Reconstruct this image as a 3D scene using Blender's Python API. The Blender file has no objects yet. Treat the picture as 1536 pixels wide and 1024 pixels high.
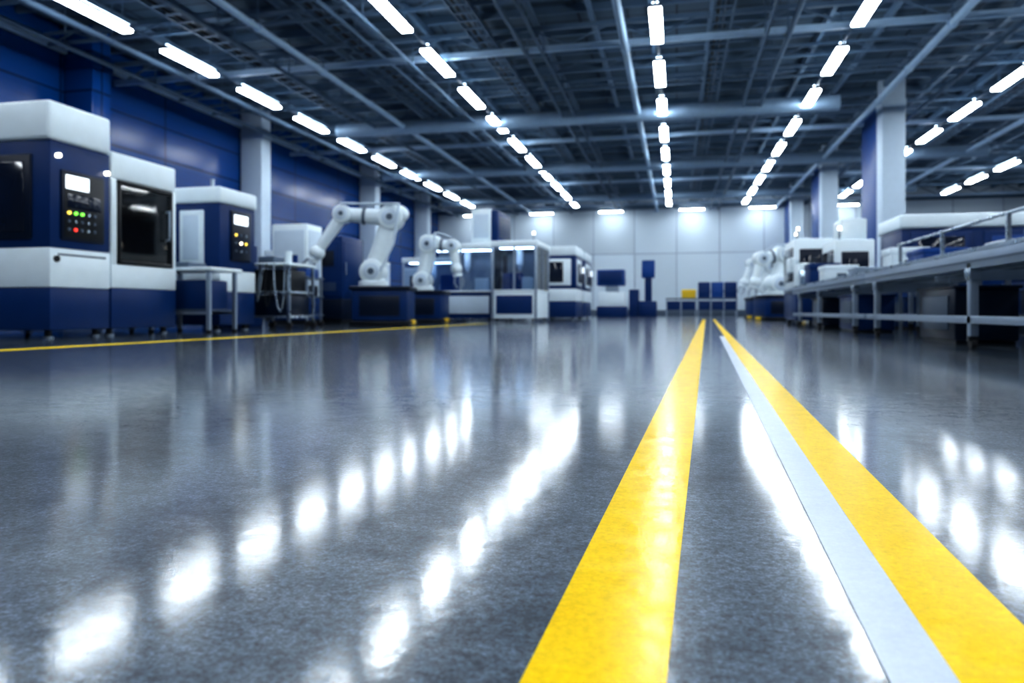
import bpy, bmesh, math, random
from mathutils import Vector, Matrix
random.seed(7)
sc = bpy.context.scene
sc.view_settings.view_transform = 'Standard'
sc.view_settings.look = 'None'
sc.view_settings.exposure = 0.3
sc.view_settings.gamma = 0.82

# ---------------------------------------------------------------- materials
def new_mat(name):
    m = bpy.data.materials.new(name); m.use_nodes = True
    nt = m.node_tree
    return m, nt, nt.nodes, nt.links, nt.nodes['Principled BSDF']

def mat(name, col, rough=0.4, metal=0.0, var=0.12, scale=6.0, spec=0.5):
    m, nt, N, L, P = new_mat(name)
    tc = N.new('ShaderNodeTexCoord'); nz = N.new('ShaderNodeTexNoise')
    nz.inputs['Scale'].default_value = scale; nz.inputs['Detail'].default_value = 3
    L.new(tc.outputs['Object'], nz.inputs['Vector'])
    mx = N.new('ShaderNodeMix'); mx.data_type = 'RGBA'
    mx.inputs['A'].default_value = tuple(c*(1-var) for c in col)+(1,)
    mx.inputs['B'].default_value = tuple(min(1, c*(1+var)) for c in col)+(1,)
    L.new(nz.outputs['Fac'], mx.inputs['Factor']); L.new(mx.outputs['Result'], P.inputs['Base Color'])
    mr = N.new('ShaderNodeMapRange')
    mr.inputs['To Min'].default_value = max(0.02, rough*0.8); mr.inputs['To Max'].default_value = min(1, rough*1.2)
    L.new(nz.outputs['Fac'], mr.inputs['Value']); L.new(mr.outputs['Result'], P.inputs['Roughness'])
    P.inputs['Metallic'].default_value = metal
    P.inputs['Specular IOR Level'].default_value = spec
    return m

def emit(name, col, s):
    m, nt, N, L, P = new_mat(name)
    P.inputs['Base Color'].default_value = (*col, 1)
    P.inputs['Emission Color'].default_value = (*col, 1)
    P.inputs['Emission Strength'].default_value = s
    return m

M = {}
M['white'] = mat('white_enamel', (0.78, 0.88, 0.94), 0.35, var=0.05)
M['blue'] = mat('navy_enamel', (0.003, 0.031, 0.135), 0.35, spec=0.2)
M['blue2'] = mat('royal_blue_enamel', (0.004, 0.06, 0.26), 0.4, spec=0.3)
M['navyd'] = mat('dark_navy', (0.003, 0.010, 0.03), 0.3, spec=0.3)
M['black'] = mat('black_plastic', (0.008, 0.011, 0.016), 0.35, spec=0.3)
M['rubber'] = mat('rubber', (0.012, 0.013, 0.018), 0.7)
M['alu'] = mat('aluminium', (0.34, 0.42, 0.52), 0.38, metal=0.6)
M['steel'] = mat('brushed_steel', (0.42, 0.50, 0.58), 0.28, metal=0.9)
M['grey'] = mat('grey_paint', (0.085, 0.125, 0.185), 0.5)
M['beam'] = mat('beam_paint', (0.38, 0.53, 0.69), 0.55)
M['beamd'] = mat('purlin_paint', (0.105, 0.175, 0.265), 0.6)
M['duct'] = mat('galvanised_duct', (0.28, 0.40, 0.53), 0.5, metal=0.2)
M['yellow'] = mat('safety_yellow', (0.85, 0.58, 0.02), 0.4)
M['colw'] = mat('column_white', (0.58, 0.69, 0.80), 0.6, var=0.05)
M['lamp'] = emit('lamp_diffuser', (0.89, 0.955, 1.0), 35)
M['upfill'] = emit('added_ceiling_fill', (0.68, 0.87, 1.0), 9)  # added upward glow to lighten the ceiling, not a visible lamp part
M['wash'] = emit('wall_washer_lamp', (0.9, 0.96, 1.0), 34)
M['screen'] = emit('screen_glow', (0.85, 0.93, 1.0), 1.6)
M['led_g'] = emit('led_green', (0.25, 1.0, 0.1), 1.6)
M['led_y'] = emit('led_amber', (1.0, 0.75, 0.12), 1.8)
M['led_r'] = emit('led_red', (1.0, 0.06, 0.04), 1.6)
M['led_w'] = emit('led_warm', (1.0, 0.92, 0.75), 5)
M['strip'] = emit('machine_interior_light', (0.9, 0.95, 1.0), 14)

def glass_mat():
    m, nt, N, L, P = new_mat('window_glass')
    out = N['Material Output']
    tr = N.new('ShaderNodeBsdfTransparent'); tr.inputs['Color'].default_value = (0.7, 0.78, 0.88, 1)
    gl = N.new('ShaderNodeBsdfGlossy'); gl.inputs['Roughness'].default_value = 0.04
    lw = N.new('ShaderNodeFresnel'); lw.inputs['IOR'].default_value = 1.6
    ms = N.new('ShaderNodeMixShader')
    L.new(lw.outputs[0], ms.inputs[0]); L.new(tr.outputs[0], ms.inputs[1]); L.new(gl.outputs[0], ms.inputs[2])
    L.new(ms.outputs[0], out.inputs['Surface'])
    return m
M['glass'] = glass_mat()
M['dglass'] = mat('dark_glass', (0.006, 0.012, 0.03), 0.08, var=0.02)

def floor_like(name, c0, c1, r0, r1, b_wave, b_fine, speck=0.25, ior=1.5, grain=0.3, base_rough=0.4, base_spec=0.5, coat=1.0):
    """paint / concrete body with a glossy epoxy clear coat"""
    m, nt, N, L, P = new_mat(name)
    tc = N.new('ShaderNodeTexCoord')
    def noise(s, d=4, rough=0.55):
        n = N.new('ShaderNodeTexNoise'); n.inputs['Scale'].default_value = s
        n.inputs['Detail'].default_value = d; n.inputs['Roughness'].default_value = rough
        L.new(tc.outputs['Object'], n.inputs['Vector']); return n
    def mapr(src, a, b_, c, d):
        r = N.new('ShaderNodeMapRange'); r.inputs['From Min'].default_value = a; r.inputs['From Max'].default_value = b_
        r.inputs['To Min'].default_value = c; r.inputs['To Max'].default_value = d
        L.new(src, r.inputs['Value']); return r.outputs['Result']
    big = noise(1.6, 6, 0.65); mid = noise(18, 6, 0.7); fine = noise(260, 3, 0.7); gr = noise(95, 4, 0.75)
    add = N.new('ShaderNodeMath'); add.operation = 'MULTIPLY_ADD'
    L.new(mid.outputs['Fac'], add.inputs[0]); add.inputs[1].default_value = 0.8; L.new(big.outputs['Fac'], add.inputs[2])
    mx = N.new('ShaderNodeMix'); mx.data_type = 'RGBA'
    mx.inputs['A'].default_value = (*c0, 1); mx.inputs['B'].default_value = (*c1, 1)
    L.new(mapr(add.outputs[0], 0.72, 1.08, 0, 1), mx.inputs['Factor'])
    cur = mx.outputs['Result']
    for src, amt in ((fine, speck), (gr, grain)):
        mul = N.new('ShaderNodeMix'); mul.data_type = 'RGBA'; mul.blend_type = 'MULTIPLY'; mul.inputs['Factor'].default_value = 1
        L.new(cur, mul.inputs['A']); L.new(mapr(src.outputs['Fac'], 0.37, 0.63, 1-amt, 1+amt), mul.inputs['B'])
        cur = mul.outputs['Result']
    L.new(cur, P.inputs['Base Color'])
    P.inputs['Roughness'].default_value = base_rough
    P.inputs['Specular IOR Level'].default_value = base_spec
    P.inputs['Coat Weight'].default_value = coat; P.inputs['Coat IOR'].default_value = ior
    L.new(mapr(mid.outputs['Fac'], 0.35, 0.65, r0, r1), P.inputs['Coat Roughness'])
    b1 = N.new('ShaderNodeBump'); b1.inputs['Strength'].default_value = 1.0; b1.inputs['Distance'].default_value = b_wave
    w = noise(48, 3, 0.6); L.new(w.outputs['Fac'], b1.inputs['Height'])
    b2 = N.new('ShaderNodeBump'); b2.inputs['Strength'].default_value = 1.0; b2.inputs['Distance'].default_value = b_fine
    L.new(gr.outputs['Fac'], b2.inputs['Height']); L.new(b1.outputs['Normal'], b2.inputs['Normal'])
    L.new(b2.outputs['Normal'], P.inputs['Coat Normal']); L.new(b2.outputs['Normal'], P.inputs['Normal'])
    return m
M['floor'] = floor_like('polished_epoxy_concrete', (0.032, 0.052, 0.078), (0.12, 0.162, 0.215), 0.06, 0.13, 0.00014, 0.00011, 0.5, 1.42, 0.6, 0.34, 0.28)
M['pyel'] = floor_like('yellow_floor_paint', (0.92, 0.61, 0.0), (0.98, 0.68, 0.0), 0.10, 0.26, 0.0003, 0.0002, 0.05, 1.3, 0.08, 0.55, 0.05, 0.55)
M['pwhi'] = floor_like('white_floor_paint', (0.60, 0.66, 0.75), (0.64, 0.70, 0.79), 0.15, 0.25, 0.0002, 0.0001, 0.03, 1.3, 0.03, 0.55, 0.05, 0.25)
M['pyel2'] = mat('yellow_line_paint', (0.95, 0.68, 0.0), 0.5, spec=0.2)

def panel_mat(name, c, seam, sx, sz, axis='X', rough=0.45, spec=0.5):
    m, nt, N, L, P = new_mat(name)
    tc = N.new('ShaderNodeTexCoord'); sep = N.new('ShaderNodeSeparateXYZ'); comb = N.new('ShaderNodeCombineXYZ')
    L.new(tc.outputs['Object'], sep.inputs[0])
    L.new(sep.outputs[axis], comb.inputs['X']); L.new(sep.outputs['Z'], comb.inputs['Y'])
    br = N.new('ShaderNodeTexBrick'); br.offset = 0.0
    br.inputs['Scale'].default_value = 1.0; br.inputs['Brick Width'].default_value = sx; br.inputs['Row Height'].default_value = sz
    br.inputs['Mortar Size'].default_value = 0.03; br.inputs['Mortar Smooth'].default_value = 0.3
    br.inputs['Color1'].default_value = (*c, 1); br.inputs['Color2'].default_value = tuple(x*0.85 for x in c)+(1,)
    br.inputs['Mortar'].default_value = (*seam, 1)
    L.new(comb.outputs[0], br.inputs['Vector']); L.new(br.outputs['Color'], P.inputs['Base Color'])
    P.inputs['Roughness'].default_value = rough; P.inputs['Specular IOR Level'].default_value = spec
    b = N.new('ShaderNodeBump'); b.invert = True; b.inputs['Distance'].default_value = 0.02
    L.new(br.outputs['Fac'], b.inputs['Height']); L.new(b.outputs['Normal'], P.inputs['Normal'])
    return m
M['wblue'] = panel_mat('blue_wall_cladding', (0.002, 0.062, 0.27), (0.002, 0.022, 0.09), 4.0, 1.0, 'Y', 0.22, 0.35)
M['wwhite'] = panel_mat('white_wall_cladding', (0.68, 0.79, 0.88), (0.32, 0.40, 0.51), 2.6, 3.9, 'X', 0.45)
M['wgrey'] = panel_mat('grey_wall_cladding', (0.07, 0.10, 0.17), (0.03, 0.04, 0.08), 3.0, 2.0, 'Y')
M['deck'] = panel_mat('ceiling_deck', (0.065, 0.115, 0.175), (0.014, 0.027, 0.047), 1.2, 0.6, 'X', 0.7)
_n = M['deck'].node_tree
for l in list(_n.links):
    if l.to_node.type == 'COMBXYZ' and l.to_socket.name == 'Y':
        s = l.from_node; _n.links.remove(l)
        _n.links.new(s.outputs['Y'], [n for n in _n.nodes if n.type == 'COMBXYZ'][0].inputs['Y']); break

# ---------------------------------------------------------------- builder
class B:
    def __init__(s, name, origin=(0, 0, 0)):
        s.name = name; s.o = Vector(origin); s.bm = bmesh.new(); s.mats = []
    def mi(s, k):
        if k not in s.mats: s.mats.append(k)
        return s.mats.index(k)
    def _merge(s, t, k):
        i = s.mi(k)
        for f in t.faces: f.material_index = i
        me = bpy.data.meshes.new('t'); t.to_mesh(me); t.free(); s.bm.from_mesh(me); bpy.data.meshes.remove(me)
    def box(s, x0, x1, y0, y1, z0, z1, k, bev=0.0, seg=2):
        t = bmesh.new(); bmesh.ops.create_cube(t, size=1)
        for v in t.verts:
            v.co = Vector(((x0+x1)/2+v.co.x*(x1-x0), (y0+y1)/2+v.co.y*(y1-y0), (z0+z1)/2+v.co.z*(z1-z0)))
        if bev > 0:
            bmesh.ops.bevel(t, geom=t.edges[:], offset=min(bev, 0.45*min(x1-x0, y1-y0, z1-z0)), segments=seg, affect='EDGES', profile=0.5)
        s._merge(t, k); return s
    def beam(s, p, q, w, h, k):
        p = Vector(p); q = Vector(q); d = q-p
        t = bmesh.new(); bmesh.ops.create_cube(t, size=1)
        for v in t.verts: v.co = Vector((v.co.x*w, v.co.y*h, v.co.z*d.length))
        bmesh.ops.transform(t, matrix=Matrix.Translation((p+q)/2) @ d.to_track_quat('Z', 'Y').to_matrix().to_4x4(), verts=t.verts)
        s._merge(t, k); return s
    def cyl(s, p, q, r, k, seg=20, r2=None, bev=0.0):
        p = Vector(p); q = Vector(q); d = q-p
        t = bmesh.new()
        bmesh.ops.create_cone(t, cap_ends=True, segments=seg, radius1=r, radius2=r if r2 is None else r2, depth=d.length)
        if bev:
            es = [e for e in t.edges if any(len(f.verts) > 4 for f in e.link_faces)]
            bmesh.ops.bevel(t, geom=es, offset=bev, segments=2, affect='EDGES', profile=0.5)
        bmesh.ops.transform(t, matrix=Matrix.Translation((p+q)/2) @ d.to_track_quat('Z', 'Y').to_matrix().to_4x4(), verts=t.verts)
        s._merge(t, k); return s
    def sph(s, c, r, k, sc=(1, 1, 1)):
        t = bmesh.new(); bmesh.ops.create_uvsphere(t, u_segments=20, v_segments=12, radius=r)
        for v in t.verts: v.co = Vector(c)+Vector((v.co.x*sc[0], v.co.y*sc[1], v.co.z*sc[2]))
        s._merge(t, k); return s
    def path(s, pts, r, k, seg=10):
        for a, b in zip(pts[:-1], pts[1:]): s.cyl(a, b, r, k, seg)
        for a in pts[1:-1]: s.sph(a, r, k)
        return s
    def done(s, rz=0.0, local=False):
        if not local: bmesh.ops.translate(s.bm, vec=-s.o, verts=s.bm.verts)
        me = bpy.data.meshes.new(s.name); s.bm.to_mesh(me); s.bm.free()
        for k in s.mats: me.materials.append(M[k])
        me.shade_smooth(); me.set_sharp_from_angle(angle=math.radians(35))
        ob = bpy.data.objects.new(s.name, me); sc.collection.objects.link(ob)
        ob.location = s.o; ob.rotation_euler[2] = rz
        return ob

# ---------------------------------------------------------------- shell
XL, XR, Y0, Y1, ZC = -15.6, 24.0, -9.0, 47.0, 7.7
B('floor').box(XL-.3, XR+.3, Y0-.3, Y1+.3, -0.2, 0, 'floor').done()
B('ceiling').box(XL-.3, XR+.3, Y0-.3, Y1+.3, ZC, ZC+.2, 'deck').done()
b = B('wall_left').box(XL-.25, XL, Y0, Y1, 0, ZC, 'wblue')
for i in range(28):
    z = 0.4+i*0.26
    b.box(XL, XL+.012, Y0, Y1, z, z+.05, 'wblue')
b.done()
B('wall_back').box(XL, XR, Y1, Y1+.25, 0, ZC, 'wwhite').done()
B('wall_right').box(XR, XR+.25, Y0, Y1, 0, ZC, 'wgrey').done()
B('wall_front').box(XL, XR, Y0-.25, Y0, 0, ZC, 'wgrey').done()
B('trim_1').box(XL, XL+.14, Y0, Y1, 6.98, 7.14, 'beam', .02).done()
B('trim_2').box(XL, XR, Y1-.2, Y1, 6.75, 7.0, 'beamd', .02).done()
B('baseboard_back').box(XL, XR, Y1-.06, Y1, 0, .35, 'grey', .01).done()
B('baseboard_left').box(XL+.02, XL+.08, Y0, Y1, 0, .3, 'navyd', .01).done()

for y, k in ((6.5, 'colw'), (16.4, 'wblue'), (24.3, 'colw'), (34.6, 'colw'), (42.5, 'colw')):
    b = B('wall_column', (-14.95, y, 0))
    b.box(-15.55, -14.7, y-.32, y+.32, 0, ZC-.02, k, .03)
    b.box(-15.55, -14.62, y-.4, y+.4, 0, .35, 'grey', .03).box(-15.55, -14.65, y-.36, y+.36, 6.6, 6.8, k, .02).done()
for y in (25.4, 35.2, 44.2):
    x = 6.65
    b = B('structural_column', (x, y, 0))
    b.box(x-.34, x+.34, y-.34, y+.34, 0, ZC-.02, 'colw', .03)
    b.box(x-.42, x+.42, y-.42, y+.42, 0, .5, 'yellow', .03)
    b.box(x-.36, x+.36, y-.36, y+.36, 6.7, 6.95, 'colw', .03)
    b.box(x-.3, x+.25, y+.36, y+2.5, 0, 6.9, 'blue2', .02).done()

def line(name, x0, x1, y0, y1, k, rz, org=(0, 0)):
    b = B(name, (org[0], org[1], 0)); b.box(x0, x1, y0, y1, 0.0, 0.0016, k)
    return b.done(rz=rz, local=True)
a = math.radians(-2.22)
line('yellow_floor_line', -.1455, -.0312, -3, 27, 'pyel', a)
line('yellow_floor_line', .197, .291, -3, 27, 'pyel', a)
line('white_floor_line', .143, .1968, -3, 9, 'pwhi', a)
line('yellow_floor_line', -.09, .09, -4, 12, 'pyel2', math.radians(-3.0), (-5.0, 4.6))

# ---------------------------------------------------------------- ceiling steelwork
b = B('ceiling_purlins')
y = Y0+.5
while y < Y1-.3:
    b.box(XL+.02, XR-.02, y-.045, y+.045, 7.5, 7.69, 'beamd'); y += 1.45
x = XL+1.0
while x < XR-.5:
    b.box(x-.05, x+.05, Y0+.02, Y1-.02, 7.32, 7.5, 'beamd'); x += 1.4
for y in (-3, 8.5, 17.9, 27.6, 37.0, 45.2):
    b.box(XL+.02, XR-.02, y-.07, y+.07, 6.70, 6.84, 'beam')
    x = XL+.4; up = True
    while x < XR-1.3:
        z0, z1 = (6.84, 7.32) if up else (7.32, 6.84)
        b.beam((x, y, z0), (x+1.05, y, z1), .045, .045, 'beamd'); x += 1.05; up = not up
    b.box(XL+.02, XR-.02, y-.06, y+.06, 7.24, 7.34, 'beamd')
for y in (4, 13.2, 15.5, 20.5, 22.2, 25.7, 30, 34.7, 39.5, 43):
    b.box(XL+.02, XR-.02, y-.04, y+.04, 6.98, 7.05, 'beamd').box(XL+.02, XR-.02, y-.04, y+.04, 7.26, 7.32, 'beamd')
    x = XL+.3; up = True
    while x < XR-.9:
        z0, z1 = (7.05, 7.26) if up else (7.26, 7.05)
        b.beam((x, y, z0), (x+.6, y, z1), .03, .03, 'beamd'); x += .6; up = not up
b.done()
for x, r, k in ((-9.1, .085, 'beam'), (-1.2, .09, 'beam'), (5.9, .09, 'beam'), (-12.9, .07, 'beamd'), (11.2, .09, 'beam'), (-3.6, .05, 'beamd'), (-3.2, .04, 'beamd'),
                (-6.6, .045, 'beamd'), (2.0, .04, 'beamd'), (2.5, .06, 'beamd'), (7.4, .06, 'beamd'), (-10.1, .04, 'beamd'), (-14.2, .06, 'beamd')):
    b = B('ceiling_pipe', (x, 20, 6.6))
    b.cyl((x, Y0+.02, 6.6), (x, Y1-.02, 6.6), r, k, 14)
    y = Y0+2
    while y < Y1-1:
        b.cyl((x, y, 6.6), (x, y, ZC), .015, 'beamd', 6); b.cyl((x, y-.04, 6.6), (x, y+.04, 6.6), r*1.25, k, 14); y += 3.1
    b.done()
for x in (-7.7, -10.9, -4.6, 1.0, 9.9):
    b = B('ceiling_cable_tray', (x, 20, 7.0))
    b.box(x-.25, x-.21, Y0+.1, Y1-1.5, 6.86, 6.96, 'beamd').box(x+.21, x+.25, Y0+.1, Y1-1.5, 6.86, 6.96, 'beamd')
    y = Y0+.3
    while y < Y1-1.6:
        b.box(x-.21, x+.21, y-.03, y+.03, 6.87, 6.9, 'beamd'); y += .45
    y = Y0+1.2
    while y < Y1-1.6:
        b.cyl((x-.23, y, 6.95), (x-.23, y, ZC-.01), .014, 'beamd', 6).cyl((x+.23, y, 6.95), (x+.23, y, ZC-.01), .014, 'beamd', 6); y += 3
    b.cyl((x-.1, Y0+.2, 6.93), (x-.1, Y1-1.6, 6.93), .035, 'black', 8).cyl((x+.04, Y0+.2, 6.93), (x+.04, Y1-1.6, 6.93), .03, 'grey', 8)
    b.done()
def duct(y, x0, x1, r, z=6.95):
    b = B('ceiling_duct', ((x0+x1)/2, y, z))
    b.cyl((x0, y, z), (x1, y, z), r, 'duct', 28)
    x = x0+.1; i = 0
    while x < x1:
        b.cyl((x-.02, y, z), (x+.02, y, z), r*1.06, 'duct', 28)
        if i % 3 == 0: b.cyl((x, y, z), (x, y, ZC-.01), .015, 'beamd', 6)
        x += 1.2; i += 1
    b.done()
duct(23.8, -11.6, 4.8, .24, 6.6)
duct(32.4, -13.5, 12, .24, 6.65)
duct(41.4, -13.5, 12, .22, 6.65)

ZL = 6.5
def lamp_row(x, yfirst, sp, n, k0):
    b = B('linear_ceiling_light_row', (x, yfirst, ZL))
    ys = [yfirst+sp*i for i in range(-k0, n)]
    b.box(x-.025, x+.025, ys[0]-1.2, ys[-1]+1.2, ZL+.1, ZL+.14, 'beamd')
    for y in ys:
        b.box(x-.13, x+.13, y-1.0, y+1.0, ZL+.03, ZL+.1, 'grey')
        b.box(x-.125, x+.125, y-.96, y+.96, ZL-.03, ZL+.03, 'lamp')
        b.box(x-.06, x+.06, y-.95, y+.95, ZL+.145, ZL+.15, 'upfill')  # unseen fill strip on top of the fixture, added to brighten deck and beams
        for dy in (-.8, .8): b.cyl((x, y+dy, ZL+.1), (x, y+dy, ZC-.01), .01, 'beamd', 6)
    b.done()
lamp_row(-11.9, 13.07, 3.13, 10, 6)
lamp_row(-5.83, 14.4, 3.13, 10, 6)
lamp_row(-.43, 16.3, 3.35, 9, 6)
lamp_row(3.83, 16.2, 3.38, 9, 6)
lamp_row(8.75, 22.1, 3.3, 7, 8)
lamp_row(13.8, 22.1, 3.3, 7, 8)
lamp_row(18.5, 22.1, 3.3, 7, 8)
b = B('wall_washer_light_row', (0, 46, 6.45))
b.box(-14.6, 12, 45.98, 46.02, 6.55, 6.59, 'beamd')
for x in (-12.8, -8.4, -4.0, .9, 5.0, 9.6):
    b.box(x-.75, x+.75, 45.92, 46.08, 6.5, 6.56, 'grey').box(x-.72, x+.72, 45.93, 46.07, 6.44, 6.5, 'wash')
    b.cyl((x-.6, 46, 6.55), (x-.6, 46, ZC-.01), .01, 'beamd', 6).cyl((x+.6, 46, 6.55), (x+.6, 46, ZC-.01), .01, 'beamd', 6)
b.done()

# ---------------------------------------------------------------- machines
def feet(b, x0, x1, y0, y1, r=.035, h=.09):
    for x in (x0+.12, x1-.12):
        for y in (y0+.1, y1-.1):
            b.cyl((x, y, 0), (x, y, .025), r*1.6, 'steel').cyl((x, y, .02), (x, y, h+.02), r, 'black')

X1 = -6.5
b = B('cnc_machining_center', (-7.8, 6.95, 0))
feet(b, -9.1, X1, 6.53, 7.38)
b.box(-9.1, X1, 6.53, 7.38, .09, .55, 'blue', .02)
b.box(-9.1, X1+.01, 6.52, 7.38, .55, .98, 'white', .025)
b.box(-9.1, X1, 6.53, 7.38, .98, 2.13, 'blue', .02)
b.box(-9.12, X1+.02, 6.5, 7.38, 2.13, 2.55, 'white', .045, 3)
b.box(-9.0, X1-.1, 6.6, 7.3, 2.54, 2.57, 'grey', .01)
b.box(-8.5, -6.72, 6.50, 6.54, 1.07, 1.98, 'navyd', .02).box(-8.4, -6.8, 6.485, 6.51, 1.15, 1.9, 'dglass', .01)
b.cyl((-8.3, 6.45, 1.3), (-8.3, 6.45, 1.75), .015, 'steel').box(-8.32, -8.28, 6.45, 6.5, 1.3, 1.34, 'steel').box(-8.32, -8.28, 6.45, 6.5, 1.71, 1.75, 'steel')
b.box(X1-.01, X1+.03, 6.66, 7.27, 1.07, 1.83, 'navyd', .02).box(X1+.02, X1+.036, 6.69, 7.24, 1.1, 1.8, 'black', .01)
b.box(X1+.03, X1+.045, 6.70, 7.02, 1.63, 1.78, 'screen', .005)
b.box(X1+.03, X1+.042, 6.72, 7.2, 1.42, 1.58, 'dglass', .005)
for i in range(5):
    b.cyl((X1+.03, 6.74+i*.09, 1.37), (X1+.055, 6.74+i*.09, 1.37), .018, ('led_y', 'led_g', 'led_g', 'steel', 'grey')[i], 12)
    b.cyl((X1+.03, 6.74+i*.09, 1.28), (X1+.05, 6.74+i*.09, 1.28), .016, ('grey', 'steel', 'grey', 'steel', 'grey')[i], 12)
    b.cyl((X1+.03, 6.74+i*.09, 1.19), (X1+.05, 6.74+i*.09, 1.19), .018, ('grey', 'led_r', 'grey', 'steel', 'grey')[i], 12)
b.cyl((X1, 6.62, 1.97), (X1+.04, 6.62, 1.97), .025, 'led_w', 14).cyl((X1, 7.31, 1.9), (X1+.04, 7.31, 1.9), .025, 'led_w', 14)
b.cyl((X1, 6.6, .86), (X1+.03, 6.6, .86), .035, 'black', 14)
b.box(X1, X1+.012, 6.62, 7.3, .9, .92, 'grey')
b.done()

y0, y1 = 7.40, 8.55
b = B('glazed_machining_enclosure', (-7.5, 8, 0))
feet(b, -8.9, X1, y0, y1)
b.box(-8.9, X1, y0, y1, .09, .57, 'blue', .02).box(-8.9, X1, y0, y1, .57, .86, 'white', .02)
b.box(-8.9, X1, y0, y1, 1.86, 2.19, 'white', .035, 3)
b.box(-8.9, -8.8, y0, y1, .84, 1.88, 'white').box(-8.8, X1, y0, y0+.1, .84, 1.88, 'white', .02).box(-8.8, X1, y1-.09, y1, .84, 1.88, 'white', .02)
for (a0, a1, c0, c1) in ((y0+.1, y0+.14, .86, 1.86), (y1-.13, y1-.09, .86, 1.86), (y0+.1, y1-.09, .86, .91), (y0+.1, y1-.09, 1.81, 1.86)):
    b.box(X1-.04, X1+.02, a0, a1, c0, c1, 'black', .01)
b.box(X1-.02, X1-.012, y0+.13, y1-.12, .9, 1.82, 'glass')
b.box(-8.78, -7.4, y0+.11, y1-.1, .87, 1.85, 'alu').box(-7.4, X1-.08, y0+.1, y1-.1, .86, .9, 'steel')
b.cyl((-6.85, 8.1, 1.5), (-6.85, 8.1, 1.85), .11, 'white').cyl((-6.85, 8.1, 1.32), (-6.85, 8.1, 1.5), .05, 'white', r2=.1)
b.box(-7.1, -6.65, 7.75, 8.35, .9, 1.05, 'alu', .02).box(-6.95, -6.75, 7.9, 8.05, 1.05, 1.2, 'white', .02)
b.box(-7.38, -7.34, 7.6, 7.95, 1.2, 1.7, 'white', .02).box(-7.39, -6.85, 8.38, 8.45, 1.0, 1.75, 'white', .02)
b.box(-6.66, -6.6, y0+.2, y1-.2, 1.745, 1.78, 'strip')
b.box(-6.68, -6.58, y0+.15, y1-.15, 1.78, 1.86, 'alu')
b.cyl((X1+.05, y1-.2, 1.2), (X1+.05, y1-.2, 1.6), .014, 'steel')
b.box(X1, X1+.05, y1-.21, y1-.19, 1.2, 1.23, 'steel').box(X1, X1+.05, y1-.21, y1-.19, 1.57, 1.6, 'steel')
b.done()

y0, y1 = 9.5, 10.42
b = B('cnc_lathe', (-7.4, 9.95, 0))
feet(b, -8.8, X1, y0, y1)
b.box(-8.8, X1, y0, y1, .09, .58, 'blue', .02).box(-8.8, X1+.01, y0-.01, y1, .58, .9, 'white', .02)
b.box(-8.8, X1, y0, y1, .9, 1.88, 'blue', .02).box(-8.82, X1+.03, y0-.03, y1+.02, 1.88, 2.12, 'white', .04, 3)
b.box(-7.15, -6.75, y0-.04, y0+.01, .95, 1.78, 'white', .02).box(-7.08, -6.82, y0-.05, y0-.03, 1.05, 1.7, 'colw', .01)
b.box(X1-.01, X1+.04, 9.75, 10.25, 1.05, 1.8, 'navyd', .02).box(X1+.035, X1+.05, 9.8, 10.15, 1.6, 1.74, 'screen', .004)
for i in range(3):
    for j in range(3):
        b.cyl((X1+.03, 9.84+i*.13, 1.2+j*.12), (X1+.055, 9.84+i*.13, 1.2+j*.12), .02, ('grey', 'steel', 'grey', 'led_w', 'led_y')[(i+j*2) % 5], 12)
b.cyl((X1-.4, 9.9, 2.1), (X1-.4, 9.9, 2.3), .03, 'steel')
b.done()

b = B('work_table', (-6.55, 9.0, 0))
b.box(-7.1, -6.05, 8.65, 9.38, .84, .89, 'white', .012)
for x in (-7.02, -6.13):
    for y in (8.72, 9.31): b.box(x-.025, x+.025, y-.025, y+.025, 0.03, .84, 'alu').cyl((x, y, 0), (x, y, .04), .035, 'black')
b.box(-7.0, -6.15, 8.7, 8.74, .25, .29, 'alu').box(-7.0, -6.15, 9.29, 9.33, .25, .29, 'alu').box(-7.0, -6.15, 8.7, 9.33, .3, .32, 'grey')
b.box(-6.95, -6.2, 8.76, 9.25, .32, .72, 'blue', .02).box(-6.85, -6.5, 8.8, 9.2, .89, .97, 'grey', .015)
b.done()

b = B('tool_cart', (-6.5, 11.1, 0))
for x in (-6.88, -6.1):
    for y in (10.75, 11.55):
        b.cyl((x, y-.02, .06), (x, y+.02, .06), .06, 'rubber').box(x-.02, x+.02, y-.02, y+.02, .08, 1.05, 'steel')
b.box(-6.9, -6.08, 10.73, 11.57, .18, .22, 'steel', .01).box(-6.9, -6.08, 10.73, 11.57, .58, .62, 'steel', .01).box(-6.92, -6.06, 10.7, 11.6, 1.03, 1.08, 'white', .015)
b.box(-6.84, -6.14, 10.8, 11.5, .22, .56, 'navyd', .02).box(-6.82, -6.2, 10.85, 11.5, .62, .98, 'black', .02)
b.box(-6.75, -6.45, 10.9, 11.3, 1.08, 1.2, 'grey', .02).cyl((-6.25, 11, 1.08), (-6.25, 11, 1.28), .06, 'white').cyl((-6.3, 11.3, 1.08), (-6.3, 11.3, 1.24), .05, 'blue')
for i in range(6):
    pts = []
    for j in range(9):
        t = j/8; pts.append((-6.95+i*.16+.1*math.sin(t*3+i), 10.68-.03*i, 1.05-.85*math.sin(t*math.pi)*(.4+.1*i)))
    b.path(pts, .014, ('black', 'steel')[i % 2], 6)
b.done()

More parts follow.
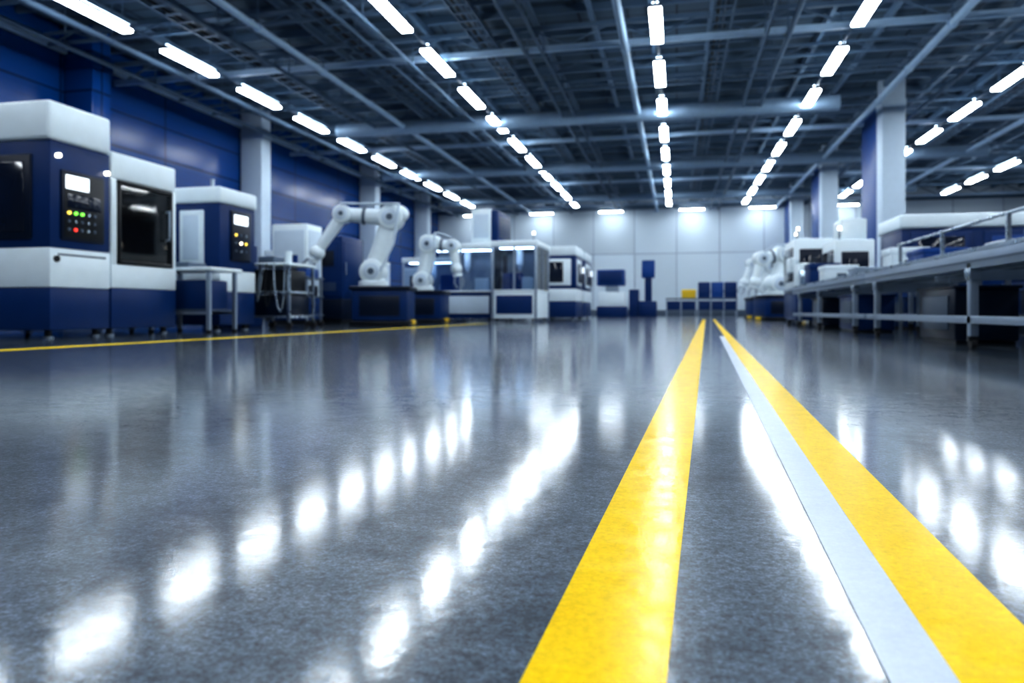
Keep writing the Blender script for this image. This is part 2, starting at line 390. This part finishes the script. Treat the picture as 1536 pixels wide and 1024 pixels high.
b = B('parts_trolley', (-7.1, 12.8, 0))
for x in (-7.45, -6.75):
    for y in (12.55, 13.1):
        b.cyl((x, y-.02, .06), (x, y+.02, .06), .06, 'rubber').box(x-.02, x+.02, y-.02, y+.02, .08, .95, 'alu')
for z in (.2, .55, .9): b.box(-7.5, -6.7, 12.5, 13.15, z, z+.03, 'grey', .008)
for i, x in enumerate((-7.42, -7.15, -6.98)):
    b.box(x, x+.22, 12.55, 13.05, .93, 1.1, ('blue', 'navyd', 'blue2')[i], .02).box(x, x+.2, 12.55, 13.05, .58, .78, 'navyd', .02)
b.box(-7.4, -6.8, 12.6, 13.05, .23, .48, 'blue', .02)
b.done()

def cabinet(name, x0, x1, y0, y1, h, body='white', base='blue', door='colw', face='S'):
    b = B(name, ((x0+x1)/2, (y0+y1)/2, 0))
    b.box(x0+.03, x1-.03, y0+.03, y1-.03, 0, .1, 'black').box(x0, x1, y0, y1, .1, h*.28, base, .015).box(x0, x1, y0, y1, h*.28, h, body, .025)
    b.box(x0+.06, x1-.06, y0-.02, y0+.01, h*.32, h*.94, door, .012)
    b.box(x1-.01, x1+.02, y0+.07, y1-.07, h*.32, h*.94, door, .012)
    b.cyl((x1+.035, y0+.14, h*.55), (x1+.035, y0+.14, h*.7), .012, 'steel').box(x1+.01, x1+.035, y0+.13, y0+.15, h*.55, h*.57, 'steel').box(x1+.01, x1+.035, y0+.13, y0+.15, h*.68, h*.7, 'steel')
    for i in range(5): b.box(x0+.15, x1-.15, y0-.026, y0-.015, h*.38+i*.04, h*.38+i*.04+.015, 'grey')
    return b
cabinet('control_cabinet', -8.7, -7.85, 14.6, 15.3, 2.2).done()
b = cabinet('tool_storage_cabinet', -8.6, -7.6, 15.8, 17.0, 2.05, 'blue', 'navyd', 'blue')
b.box(-8.2, -7.8, 15.75, 15.8, 1.35, 1.7, 'dglass', .01).done()
b = B('operator_console', (-7.9, 11.9, 0))
b.box(-8.3, -7.5, 11.6, 12.3, 0, .9, 'blue', .03).box(-8.25, -7.55, 11.7, 12.2, .9, 1.5, 'blue', .03).box(-8.15, -7.62, 11.66, 11.72, 1.0, 1.42, 'dglass', .01)
b.box(-8.3, -7.7, 12.0, 12.2, 1.5, 1.95, 'navyd', .03).cyl((-7.6, 12, 1.5), (-7.6, 12, 1.95), .02, 'steel').cyl((-7.6, 12, 1.95), (-7.6, 12, 2.15), .05, 'yellow').done()

# ---------------------------------------------------------------- robots
def robot(name, loc, rz, S, E, W, T, s=1.0, ped=.79):
    b = B(name, (loc[0], loc[1], 0))
    b.box(-.56, .56, -.5, .5, .1, ped-.06, 'blue', .03).box(-.6, .6, -.54, .54, ped-.08, ped, 'navyd', .02).box(-.6, .6, -.54, .54, 0.0, .1, 'black', .02)
    b.box(-.4, .4, -.515, -.49, .2, .6, 'navyd', .01)
    b.box(-.62, -.56, -.2, .2, .02, .12, 'yellow', .01).box(.56, .62, -.2, .2, .02, .12, 'yellow', .01)
    sx = S[0]
    b.cyl((sx, 0, ped), (sx, 0, ped+.12), .3*s, 'white', 28, bev=.02).cyl((sx, 0, ped+.1), (sx, 0, S[2]), .24*s, 'white', 28, r2=.2*s)
    def J(c, r, w):
        b.cyl((c[0], -w, c[2]), (c[0], w, c[2]), r, 'white', 28, bev=.03)
        b.cyl((c[0], -w-.02, c[2]), (c[0], w+.02, c[2]), r*.66, 'colw', 24, bev=.01)
        b.cyl((c[0], -w-.03, c[2]), (c[0], w+.03, c[2]), r*.26, 'grey', 16)
    def link(p, q, r1, r2, off):
        p = Vector((p[0], off, p[2])); q = Vector((q[0], off, q[2]))
        b.cyl(p, q, r1, 'white', 24, r2=r2).sph(p, r1, 'white').sph(q, r2, 'white')
    J(S, .25*s, .26*s); link(S, E, .2*s, .19*s, 0); J(E, .25*s, .24*s)
    b.sph((E[0]+.1*s, 0, E[2]+.08*s), .24*s, 'white', (1.1, .9, .8))
    link(E, W, .18*s, .14*s, 0)
    m = Vector(E).lerp(Vector(W), .55); d = (Vector(W)-Vector(E)).normalized()
    b.cyl(m-d*.03, m+d*.03, .175*s, 'grey', 24)
    J(W, .19*s, .17*s); link(W, T, .14*s, .1*s, 0)
    d = (Vector(T)-Vector(W)).normalized(); T = Vector(T)
    b.sph(T, .16*s, 'white').cyl(T, T+d*.16, .1*s, 'steel', 20).cyl(T+d*.14, T+d*.2, .13*s, 'white', 20)
    n = Vector((-d.z, 0, d.x))
    for sg in (-1, 1):
        a0 = T+d*.18+n*.07*sg; b.beam(a0, a0+d*.16+n*.05*sg, .05, .04, 'alu'); b.beam(a0+d*.16+n*.05*sg, a0+d*.3, .04, .035, 'alu')
    pts = [(S[0]+.2, -.3*s, S[2]), ((S[0]+E[0])/2+.28, -.3*s, (S[2]+E[2])/2), (E[0]+.2, -.28*s, E[2]+.25), ((E[0]+W[0])/2, -.24*s, E[2]+.26), (W[0], -.2*s, W[2]+.2)]
    b.path(pts, .025*s, 'colw', 8)
    b.done(rz=rz, local=True)
robot('industrial_robot_arm', (-5.85, 14.1), .2, (-.22, 0, 1.1), (.15, 0, 2.2), (-.85, 0, 2.28), (-1.38, 0, 1.5))
robot('industrial_robot_arm', (-6.15, 17.3), .1, (.0, 0, 1.05), (.15, 0, 1.95), (.75, 0, 1.9), (.85, 0, 1.35), .9)
robot('industrial_robot_arm', (3.1, 24.6), .3, (0, 0, 1.15), (.25, 0, 2.1), (-.5, 0, 1.95), (-.7, 0, 1.2), 1.25)
robot('industrial_robot_arm', (3.3, 29.6), .3, (0, 0, 1.15), (.2, 0, 2.0), (-.5, 0, 2.1), (-.8, 0, 1.4), 1.1)

# ---------------------------------------------------------------- framed cells
def cell(name, x0, x1, y0, y1, h, base='white', topk='white', zb=.85, zfoot=.1, stack=True):
    b = B(name, ((x0+x1)/2, (y0+y1)/2, 0)); w = .06
    feet(b, x0, x1, y0, y1, .03, zfoot)
    b.box(x0+.03, x1-.03, y0+.03, y1-.03, zfoot, zb-.04, base, .015).box(x0, x1, y0, y1, zb-.05, zb, 'white', .012)
    for x in (x0, x1-w):
        for y in (y0, y1-w): b.box(x, x+w, y, y+w, zfoot, h-.1, 'alu', .006)
    b.box(x0-.02, x1+.02, y0-.02, y1+.02, h-.16, h, topk, .025)
    xm = (x0+x1)/2; b.box(xm-.03, xm+.03, y0, y0+w, zb, h-.14, 'alu')
    ym = (y0+y1)/2; b.box(x1-w, x1, ym-.03, ym+.03, zb, h-.14, 'alu')
    b.box(x0+w, x1-w, y0+.02, y0+.028, zb, h-.15, 'glass').box(x1-.028, x1-.02, y0+w, y1-w, zb, h-.15, 'glass')
    b.box(x0+.02, x1-.1, y1-.05, y1-.03, zb, h-.15, 'alu')
    b.box(x0+.2, x0+.7, y0+.4, y0+.8, zb, zb+.45, 'blue2', .03).box(x1-.65, x1-.25, y0+.5, y0+.9, zb, zb+.35, 'white', .02)
    cx = (x0+x1)/2; b.cyl((cx, y0+.7, h-.6), (cx, y0+.7, h-.16), .1, 'white').cyl((cx, y0+.7, h-.75), (cx, y0+.7, h-.6), .03, 'white', r2=.09)
    b.box(x0+.15, x1-.15, y0+.3, y0+.36, h-.19, h-.165, 'strip')
    b.box(x0+.12, x1-.12, y0+.012, y0+.035, zfoot+.12, zb-.15, 'colw' if base != 'white' else 'blue', .01)
    if stack:
        b.cyl((x1-.1, y0+.1, h-.02), (x1-.1, y0+.1, h+.15), .02, 'steel').cyl((x1-.1, y0+.1, h+.15), (x1-.1, y0+.1, h+.22), .03, 'led_w')
    return b
cell('assembly_cell', -6.6, -4.78, 19.0, 21.2, 2.12, 'blue', stack=False).done()
b = B('overhead_chiller_unit', (-5.1, 20.3, 2.12))
b.box(-5.52, -4.95, 19.45, 21.05, 2.122, 3.1, 'white', .03).box(-4.95, -4.76, 19.45, 21.05, 2.15, 3.06, 'blue', .03)
b.box(-5.45, -5.02, 19.43, 19.46, 2.3, 2.95, 'colw', .01)
for i in range(6): b.box(-4.77, -4.75, 19.6, 20.9, 2.35+i*.1, 2.39+i*.1, 'navyd')
b.done()
cell('assembly_cell', -4.7, -3.5, 18.5, 20.4, 2.12, 'white').done()
for (ya, yb) in ((23.0, 24.8), (25.2, 27.2)):
    b = B('cnc_lathe', (-3.65, ya, 0)); feet(b, -4.3, -3.1, ya, yb)
    b.box(-4.3, -3.1, ya, yb, .09, .6, 'blue', .02).box(-4.3, -3.1, ya, yb, .6, 1.0, 'white', .02).box(-4.3, -3.1, ya, yb, 1.0, 2.05, 'blue', .02).box(-4.32, -3.08, ya-.02, yb+.02, 2.05, 2.35, 'white', .04)
    b.box(-4.15, -3.25, ya-.03, ya+.01, 1.1, 1.95, 'white', .02).box(-4.05, -3.5, ya-.04, ya-.02, 1.2, 1.85, 'dglass', .02).box(-3.11, -3.07, ya+.2, yb-.6, 1.1, 1.95, 'white', .02)
    b.box(-3.07, -3.05, ya+.3, yb-.8, 1.2, 1.8, 'dglass', .01).box(-3.1, -3.05, yb-.5, yb-.15, 1.2, 1.8, 'navyd', .01).box(-3.05, -3.04, yb-.45, yb-.2, 1.55, 1.75, 'screen')
    b.done()
for (x, y) in ((-12.5, 22), (-12.5, 27), (-11.5, 32), (-10.5, 36)):
    b = cabinet('tool_storage_cabinet', x-.9, x+.9, y, y+1.6, 2.3, 'white', 'blue'); b.box(x-.5, x+.5, y-.03, y, 1.3, 1.9, 'dglass', .01); b.done()
for (x, y, c) in ((-8.2, 23.5, 'blue'), (-6.2, 24.5, 'white'), (-7.2, 29, 'blue'), (-5, 30.5, 'blue')):
    cell('assembly_cell', x-.9, x+.9, y, y+1.8, 2.1, c).done()
b = B('inspection_machine', (-3.0, 35.2, 0))
b.box(-3.7, -2.3, 34.8, 36, 0, .5, 'blue', .03).box(-3.6, -2.4, 34.9, 35.9, .5, 1.2, 'white', .04).box(-3.3, -2.7, 35.1, 35.7, 1.2, 1.5, 'alu', .02)
b.box(-3.7, -2.4, 34.9, 35.6, 1.5, 2.25, 'blue2', .04).box(-3.6, -2.5, 34.87, 34.91, 1.58, 2.17, 'blue', .01).done()
b = B('inspection_machine', (-1.45, 38.6, 0))
b.box(-1.9, -1.0, 38.2, 39, 0, .8, 'blue', .03).box(-1.6, -1.25, 38.4, 38.8, .8, 2.2, 'blue', .02).box(-1.75, -1.1, 38.3, 38.9, 2.0, 2.9, 'blue2', .03).box(-2.4, -1.9, 38.3, 38.9, 0, 1.4, 'blue', .03).done()
def crate_table(x0, x1, y, kinds):
    b = B('crate_rack', ((x0+x1)/2, y, 0))
    b.box(x0, x1, y, y+.9, .95, 1.02, 'grey', .01).box(x0, x1, y, y+.9, .3, .35, 'grey', .01)
    n = int((x1-x0)/.9)+1
    for i in range(n+1):
        x = x0+.04+(x1-x0-.08)*i/n
        for yy in (y+.04, y+.86): b.box(x-.03, x+.03, yy-.03, yy+.03, 0, .96, 'alu')
    w = (x1-x0)/len(kinds)
    for i, k in enumerate(kinds):
        a0 = x0+w*i+.04; a1 = x0+w*(i+1)-.04
        b.box(a0, a1, y+.1, y+.8, .35, .85, 'blue', .02)
        if k:
            b.box(a0, a1, y+.08, y+.8, 1.02, 1.9 if k != 'yellow' else 1.5, k, .03).box(a0-.02, a1+.02, y+.06, y+.82, 1.35, 1.42, k, .01)
    b.done()
crate_table(-.6, 1.1, 42.5, ['', 'yellow'])
crate_table(1.15, 3.3, 42.3, ['blue', 'blue2', 'blue'])
crate_table(3.7, 5.9, 41.5, ['white', 'blue', 'blue2'])

# ---------------------------------------------------------------- right side: conveyors
def conveyor(x0, x1, y0, y1, legs, h=.78, name='roller_conveyor'):
    b = B(name, ((x0+x1)/2, (y0+y1)/2, 0))
    for x in (x0, x1-.05):
        b.box(x, x+.05, y0, y1, h-.15, h, 'alu', .006)
        b.box(x-.008, x+.058, y0, y1, h-.02, h+.005, 'steel').box(x-.006, x+.056, y0, y1, h-.1, h-.085, 'grey')
        b.box(x, x+.045, y0+.05, y1-.05, .2, .26, 'alu', .005)
    y = y0+.06
    while y < y1-.05:
        b.cyl((x0+.05, y, h-.04), (x1-.05, y, h-.04), .028, 'steel', 10); y += .085
    for y in legs:
        for x in (x0, x1-.06):
            b.box(x, x+.06, y-.04, y+.04, .1, h-.1, 'alu', .006)
            b.box(x-.01, x+.07, y-.06, y+.06, h-.24, h-.14, 'steel', .006)
            b.cyl((x+.03, y, .05), (x+.03, y, .12), .02, 'steel', 10).cyl((x+.01, y, .042), (x+.05, y, .042), .042, 'rubber', 16)
            b.box(x-.005, x+.065, y-.03, y+.03, .06, .1, 'black', .005)
        b.box(x0, x1, y-.025, y+.025, .2, .25, 'alu').box(x0, x1, y-.025, y+.025, h-.24, h-.16, 'alu')
    b.done()
conveyor(2.25, 3.1, 3.6, 9.7, [3.8, 6.44, 9.26])
conveyor(2.27, 3.1, 9.78, 15.6, [10.43, 12.9, 14.85])
conveyor(3.5, 4.4, 4.5, 15.4, [4.7, 7.2, 9.8, 12.4, 15.0], .95)
b = B('guard_rail', (3.3, 10, 0))
for z in (1.0, 1.3): b.cyl((3.3, 4.5, z), (3.3, 12.2, z), .02, 'steel', 12)
for y in (4.6, 6.5, 8.4, 10.3, 12.1): b.box(3.28, 3.32, y-.02, y+.02, 0, 1.3, 'steel')
b.done()
def station(x0, x1, y0, y1, h, name='packing_station'):
    b = B(name, ((x0+x1)/2, y0, 0)); feet(b, x0, x1, y0, y1)
    b.box(x0, x1, y0, y1, .09, .8, 'blue', .02).box(x0, x1, y0, y1, .8, h, 'white', .04)
    b.box(x0-.02, x0+.01, y0+.15, y1-.15, 1.0, h-.2, 'dglass', .02).box(x0+.12, x1-.12, y0-.02, y0+.01, 1.0, h-.25, 'navyd', .02).box(x0+.2, x1-.3, y0-.03, y0-.015, 1.1, h-.4, 'dglass', .01)
    b.cyl((x0+.1, y0+.1, h-.03), (x0+.1, y0+.1, h+.2), .02, 'steel').cyl((x0+.1, y0+.1, h+.2), (x0+.1, y0+.1, h+.27), .03, 'led_w')
    return b
b = station(2.7, 3.6, 18.3, 19.8, 2.0); b.box(2.6, 2.72, 18.2, 18.9, 1.2, 1.55, 'white', .02); b.done()
b = station(3.15, 3.9, 16.0, 17.4, 1.75); b.box(3.3, 3.8, 16.2, 17.0, 1.75, 2.2, 'white', .04); b.done()
b = station(3.0, 4.0, 20.6, 22.2, 2.1); b.done()
b = B('labelling_machine', (2.75, 16.6, 0))
b.box(2.4, 2.95, 16.0, 17.4, .1, .7, 'blue', .02).box(2.35, 3.0, 15.95, 17.45, .7, .78, 'alu', .01).box(2.5, 2.9, 16.3, 17.0, .78, 1.3, 'white', .04).cyl((2.5, 16.2, 1.0), (2.6, 16.2, 1.0), .14, 'steel')
b.box(2.52, 2.6, 16.15, 16.35, .78, 1.0, 'steel')
for x in (2.45, 2.9):
    for y in (16.05, 17.35): b.cyl((x, y, 0), (x, y, .12), .03, 'black')
b.done()
b = B('long_process_line', (6.5, 17.2, 0))
b.box(4.5, 10, 16.4, 18.0, .1, .8, 'blue', .02).box(4.5, 10, 16.42, 18.0, .8, 1.98, 'blue', .02).box(4.45, 10.05, 16.35, 18.05, 1.98, 2.27, 'white', .05, 3)
b.box(4.6, 9.9, 16.5, 17.9, 0, .1, 'black')
for i in range(4):
    x = 4.65+i*1.35; b.box(x, x+1.15, 16.38, 16.43, .95, 1.9, 'blue', .02); b.box(x+.15, x+1.0, 16.36, 16.39, 1.2, 1.8, 'dglass' if i % 2 == 0 else 'blue2', .01)
b.done()
b = B('packing_line', (7.5, 11, 0))
b.box(5.2, 6.4, 6.5, 13.5, .1, .75, 'blue', .02).box(5.2, 6.4, 6.5, 13.5, .75, 1.1, 'blue', .03).box(5.3, 6.3, 6.6, 13.4, 0, .1, 'black')
b.box(5.3, 6.3, 9.2, 10.7, 1.1, 1.65, 'white', .04).box(5.28, 5.31, 9.4, 10.5, 1.15, 1.55, 'dglass', .01).box(5.3, 6.2, 11.5, 13, 1.1, 1.6, 'blue', .04)
b.done()
for (x, y, z, w, d, h, k) in ((3.95, 9.6, .955, .3, .3, .16, 'white'), (3.95, 8.3, .955, .3, .35, .14, 'white'), (3.95, 12.6, .955, .3, .4, .3, 'blue2'), (3.95, 14.2, .955, .3, .3, .45, 'white'),
                              (2.68, 13.4, .785, .25, .3, .28, 'white'), (2.68, 11.2, .785, .25, .25, .12, 'alu'), (2.68, 14.8, .785, .26, .3, .4, 'blue')):
    b = B('product_box', (x, y, z)); b.box(x-w, x+w, y-d, y+d, z, z+h, k, .02).box(x-w-.015, x+w+.015, y-d-.015, y+d+.015, z+h*.72, z+h, k, .012).box(x-w*.3, x+w*.3, y-d-.02, y-d-.012, z+h*.15, z+h*.5, 'grey').done()
for (x, y, k) in ((3.95, 6, 'blue'), (3.95, 8.6, 'navyd'), (3.95, 11.1, 'blue'), (2.7, 7.8, 'navyd'), (2.7, 11.6, 'blue'), (2.7, 13.9, 'navyd'), (3.95, 13.7, 'blue')):
    b = B('drive_cabinet', (x, y, 0))
    b.box(x-.26, x+.26, y-.5, y+.5, .03, .52, k, .02).box(x-.28, x+.28, y-.52, y+.52, .5, .53, k, .01).box(x-.24, x+.24, y-.46, y+.46, 0, .04, 'black')
    b.box(x-.275, x-.255, y-.35, y+.35, .12, .44, 'grey', .01).done()

# ---------------------------------------------------------------- world + camera
w = bpy.data.worlds.new('world'); sc.world = w; w.use_nodes = True
w.node_tree.nodes['Background'].inputs[0].default_value = (0.2, 0.3, 0.5, 1)
w.node_tree.nodes['Background'].inputs[1].default_value = 0.3
cd = bpy.data.cameras.new('camera'); cam = bpy.data.objects.new('camera', cd); sc.collection.objects.link(cam)
cd.sensor_width = 36; cd.lens = 36*1100/1536; cd.shift_y = -46/1536
cd.clip_start = 0.05; cd.clip_end = 200
cam.location = (0, 0, .3); cam.rotation_euler = (math.radians(90), 0, math.radians(12.65))
cd.dof.use_dof = True; cd.dof.focus_distance = 1.25; cd.dof.aperture_fstop = 4.2
sc.camera = cam
